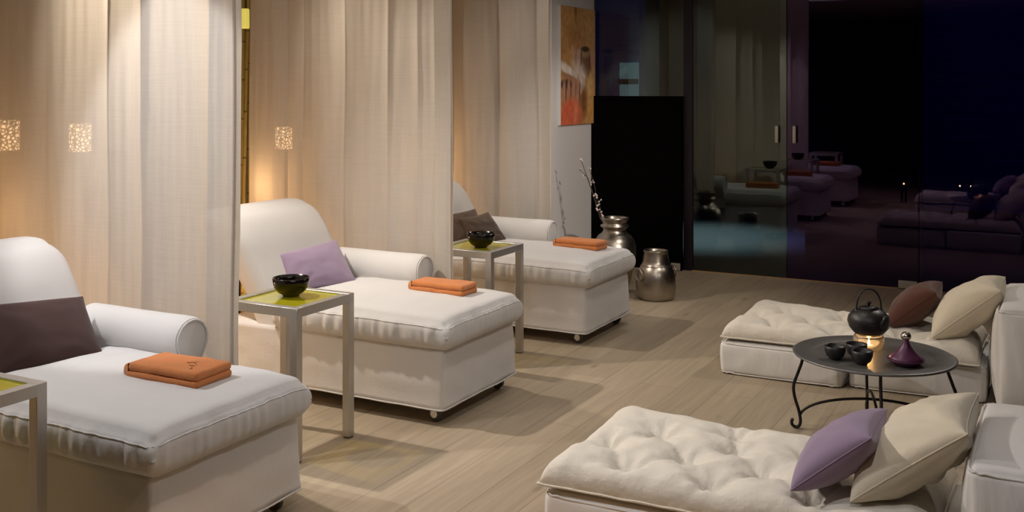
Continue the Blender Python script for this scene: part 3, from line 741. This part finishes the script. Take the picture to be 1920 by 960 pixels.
# ------------------------------------------------------------------ picture on the pier (flat canvas, its picture in vertex colours)
def picture():
    y0, y1, z0, z1 = 7.515, 8.20, 1.20, 2.165; xf = -3.580
    root = thing('canvas_print', 'tall canvas picture in ochre and rust tones on the white wall', 'picture', (xf, (y0+y1)/2, z0))
    W, H = y1-y0, z1-z0; nu, nv = 96, 150
    def mixc(a, b, k): k = max(0, min(1, k)); return tuple(a[i]*(1-k)+b[i]*k for i in range(3))
    def ell(u, v, cx, cy, rx, ry, rot=0, soft=.15):
        du, dv = u-cx, (v-cy); c, s = math.cos(rot), math.sin(rot); a = (du*c+dv*s)/rx; b = (-du*s+dv*c)/ry
        return (1+soft-math.hypot(a, b))/(2*soft)
    def col(u, v):            # u 0..1 left-right, v 0..1 top-down
        n1 = noise.noise(Vector((u*3, v*6, 1))); n2 = noise.noise(Vector((u*14, v*20, 4)))
        c = mixc((.46, .24, .085), (.33, .155, .05), .5+n1*.9)
        c = mixc(c, (.50, .30, .15), (u-.45)*1.2*(1-v))
        c = mixc(c, (.16, .07, .025), ell(u, v, .42, .04, .03, .09, .05, .5)*.8)
        c = mixc(c, (.30, .13, .04), (v-.5)*1.2)
        c = mixc(c, (.46, .22, .05), ell(u, v, .86, .80, .14, .22, 0, .3))             # draped gold cloth
        c = mixc(c, (.52, .34, .16), ell(u, v, .83, .66, .10, .17, .1, .5)*.6)
        c = mixc(c, (.16, .055, .02), ell(u, v, .66, .80, .10, .15, 0, .4)*.8)
        c = mixc(c, (.28, .12, .06), ell(u, v, .45, .43, .06, .12, .4, .3))
        c = mixc(c, (.22, .10, .05), ell(u, v, .72, .47, .17, .13, 0, .2))
        c = mixc(c, (.40, .27, .15), ell(u, v, .70, .385, .19, .045, .05, .3))          # rim of a jar
        c = mixc(c, (.06, .025, .012), ell(u, v, .70, .352, .13, .026, 0, .3))
        c = mixc(c, (.15, .07, .035), ell(u, v, .72, .45, .25, .075, 0, .3)*(.8+.8*n1))
        c = mixc(c, (.46, .27, .20), ell(u, v, .50, .43, .055, .075, .35, .4))
        c = mixc(c, (.42, .23, .15), ell(u, v, .90, .44, .06, .08, -.3, .4))
        c = mixc(c, (.10, .045, .02), ell(u, v, .58, .43, .022, .075, .2, .5))
        c = mixc(c, (.10, .045, .02), ell(u, v, .83, .45, .02, .08, -.2, .5))
        c = mixc(c, (.58, .50, .45), ell(u, v, .48, .51, .17, .10, .5, .6)*(.75+.9*n1))           # pale cloth
        c = mixc(c, (.58, .50, .43), ell(u, v, .20, .545, .26, .045, .25, .3))
        c = mixc(c, (.52, .43, .37), ell(u, v, .55, .62, .14, .08, -.3, .7)*(.8+n2))
        c = mixc(c, (.30, .15, .07), ell(u, v, .25, .605, .26, .028, .15, .3))
        c = mixc(c, (.035, .022, .018), ell(u, v, .15, .66, .17, .045, 0, .3))
        for k, (fx, fy) in enumerate(((.22, .73), (.36, .71), (.47, .70), (.08, .74))):  # fingers
            c = mixc(c, (.36, .17, .11), ell(u, v, fx, fy, .045, .12, .06*k, .3))
            c = mixc(c, (.10, .04, .03), ell(u, v, fx+.062, fy+.02, .014, .10, 0, .5))
        c = mixc(c, (.50, .10, .045), ell(u, v, .28, .93, .30, .15, 0, .2))            # rust cloth
        c = mixc(c, (.58, .20, .10), ell(u, v, .42, .90, .06, .12, .1, .5)*.6)
        c = mixc(c, (.45, .22, .07), ell(u, v, .80, .97, .22, .06, -.3, .4))
        return tuple(max(.004, x*(1+.25*n2)*1.3) for x in c)
    vs = []; fs = []; cols = []
    for i in range(nu+1):
        for j in range(nv+1):
            u, v = i/nu, j/nv; vs.append((.026, -W/2+W*u, H*(1-v))); cols.append(col(u, v))
    for i in range(nu):
        for j in range(nv): a = i*(nv+1)+j; fs.append((a, a+1, a+nv+2, a+nv+1))
    me = bpy.data.meshes.new('print'); me.from_pydata(vs, [], fs)
    at = me.color_attributes.new('print', 'FLOAT_COLOR', 'POINT')
    for k, c in enumerate(cols): at.data[k].color = (*c, 1)
    m = bpy.data.materials.new('printed_canvas'); m.use_nodes = True; a = m.node_tree.nodes.new('ShaderNodeAttribute'); a.attribute_name = 'print'
    m.node_tree.links.new(a.outputs['Color'], m.node_tree.nodes['Principled BSDF'].inputs['Base Color']); m.node_tree.nodes['Principled BSDF'].inputs['Roughness'].default_value = .7
    me.materials.append(m); o = bpy.data.objects.new('print', me); C.objects.link(o); o.parent = root
    MB().box(0.001, .025, -W/2, W/2, 0, H).obj('stretcher', M_WALL, root, False)
picture()

# ------------------------------------------------------------------ bay lamps, bamboo
def wall_lamp(y, z, label):
    t = thing('wicker_wall_lamp', label, 'lamp', (XW+.10, y, z), group='wicker lamps behind the curtains')
    MB().lathe([(.050, -.072), (.055, -.068), (.055, .068), (.050, .072), (.044, .068), (.044, -.068)], 28).obj('shade', M_WICKER, t)
    MB().box(-.10, -.06, -.012, .012, -.012, .012, .003).obj('bracket', M_WIRON, t)
    MB().box(-.10, -.094, -.04, .04, -.06, .06, .002).obj('wall_plate', M_WIRON, t)
wall_lamp(3.745, 1.24, 'glowing wicker wall lamp seen through the nearest curtain, right one of the two')
wall_lamp(3.32, 1.27, 'glowing wicker wall lamp seen through the nearest curtain, left one of the two')
wall_lamp(5.35, 1.17, 'glowing wicker wall lamp seen through the curtain behind the lilac cushion chaise')
rnd = random.Random(3)
def bamboo(x, y, lx, ly, r, label):
    t = thing('bamboo_pole', label, 'bamboo', (x, y, 0), group='bamboo poles against the wall')
    H = 2.62; n = 10; m = MB(); m.tube([(lx*i/n, ly*i/n, .004+H*i/n) for i in range(n+1)], r, 12); m.obj('cane', M_BAMBOO, t)
    z = .15+rnd.uniform(0, .1)
    while z < H-.1:
        k = z/H; MB().tube([(lx*k+(r+.001)*math.cos(2*PI*i/14), ly*k+(r+.001)*math.sin(2*PI*i/14), z) for i in range(14)], .0035, 6, True).obj('node_ring', M_NODE, t)
        z += rnd.uniform(.24, .32)
for x, y, lx, ly, r, lb in ((-4.57, 4.985, 0, .0, .016, 'thick upright bamboo pole in the slit between the two nearer curtains'),
                            (-4.57, 5.045, .0, .01, .016, 'bamboo pole behind the farther curtain edge, beside the slit'),
                            (-4.53, 4.92, .0, .09, .010, 'thin slanting bamboo pole crossing the slit between the two nearer curtains')):
    bamboo(x, y, lx, ly, r, lb)
pl = thing('glow_cylinder', 'yellow-green glowing cylinder added for the bright patch high in the slit between the curtains', 'lamp', (-4.40, 4.82, 1.862))  # hanging cylinder added to make a bright patch in the slit
MB().lathe([(.001, 0), (.024, 0), (.026, .01), (.026, .11), (.022, .12), (.001, .12)], 24).obj('shade', M_GLOWCYL, pl)
MB().tube([(0, 0, .12), (0, 0, .83)], .002, 6).obj('cord', M_WIRON, pl)
# candle stands added behind the chaise backs to carry the curtain glow
for y, lb in ((2.86, 'tall candle stand added behind the back of the nearest chaise'), (4.57, 'tall candle stand added behind the back of the lilac cushion chaise'), (6.15, 'tall candle stand added behind the back of the farthest chaise')):
    t = thing('added_candle_stand', lb, 'lamp', (-4.22, y, 0))
    MB().lathe([(.001, 0), (.09, 0), (.09, .012), (.012, .02), (.010, .70), (.06, .715), (.06, .725), (.001, .725)], 28).obj('stand', M_WIRON, t)
    MB().lathe([(.001, .727), (.028, .727), (.028, .82), (.001, .82)], 20).obj('candle', M_WAX, t)
# floor lanterns added to carry the low warm light in the bays
for i, (y, lb) in enumerate(((3.42, 'paper floor lantern added behind the nearest curtain'), (5.05, 'paper floor lantern added behind the middle curtain'), (1.80, 'paper floor lantern added beside the nearest chaise'))):
    t = thing('added_floor_lantern', lb, 'lamp', (-4.2, y, 0))
    MB().lathe([(.001, 0), (.07, 0), (.07, .012), (.001, .012)], 28).obj('base', M_WIRON, t)
    MB().lathe([(.028, .013), (.03, .013), (.03, .19), (.001, .19)], 24).obj('candle', M_WAX, t)
# candle glasses standing near the camera, seen only in the dark glass
for x, lb in ((-1.87, 'candle glass reflected alone in the dark glass'), (-1.19, 'candle glass reflected in the dark glass, left one of the pair'), (-1.06, 'candle glass reflected in the dark glass, right one of the pair')):
    t = thing('candle_glass', lb, 'candle', (x, 2.0, 0), group='candle glasses on the floor')
    MB().lathe([(.001, .001), (.035, .001), (.038, .02), (.038, .24), (.0355, .24), (.0355, .022), (.001, .018)], 24).obj('glass', M_CLEAR, t)
    MB().lathe([(.001, .02), (.026, .02), (.026, .185), (.001, .185)], 20).obj('candle', M_WAX, t)
    MB().lathe([(.001, .188), (.014, .198), (.017, .212), (.010, .236), (.0005, .258)], 12).obj('flame', M_FLAME, t)
# recessed downlights for the spot lights
for i, (l, t_, e, a, c) in enumerate(SPOTS):
    d = thing('downlight', 'recessed round ceiling downlight out of the picture overhead', 'lamp', (l[0], l[1], 2.7), group='recessed downlights')
    MB().lathe([(.045, -.004), (.055, -.006), (.06, -.001), (.045, -.001)], 28).obj('trim_ring', M_STEEL, d)
    MB().lathe([(.001, -.0015), (.044, -.0015), (.044, -.0005), (.001, -.0005)], 24).obj('lens', M_BULB, d)
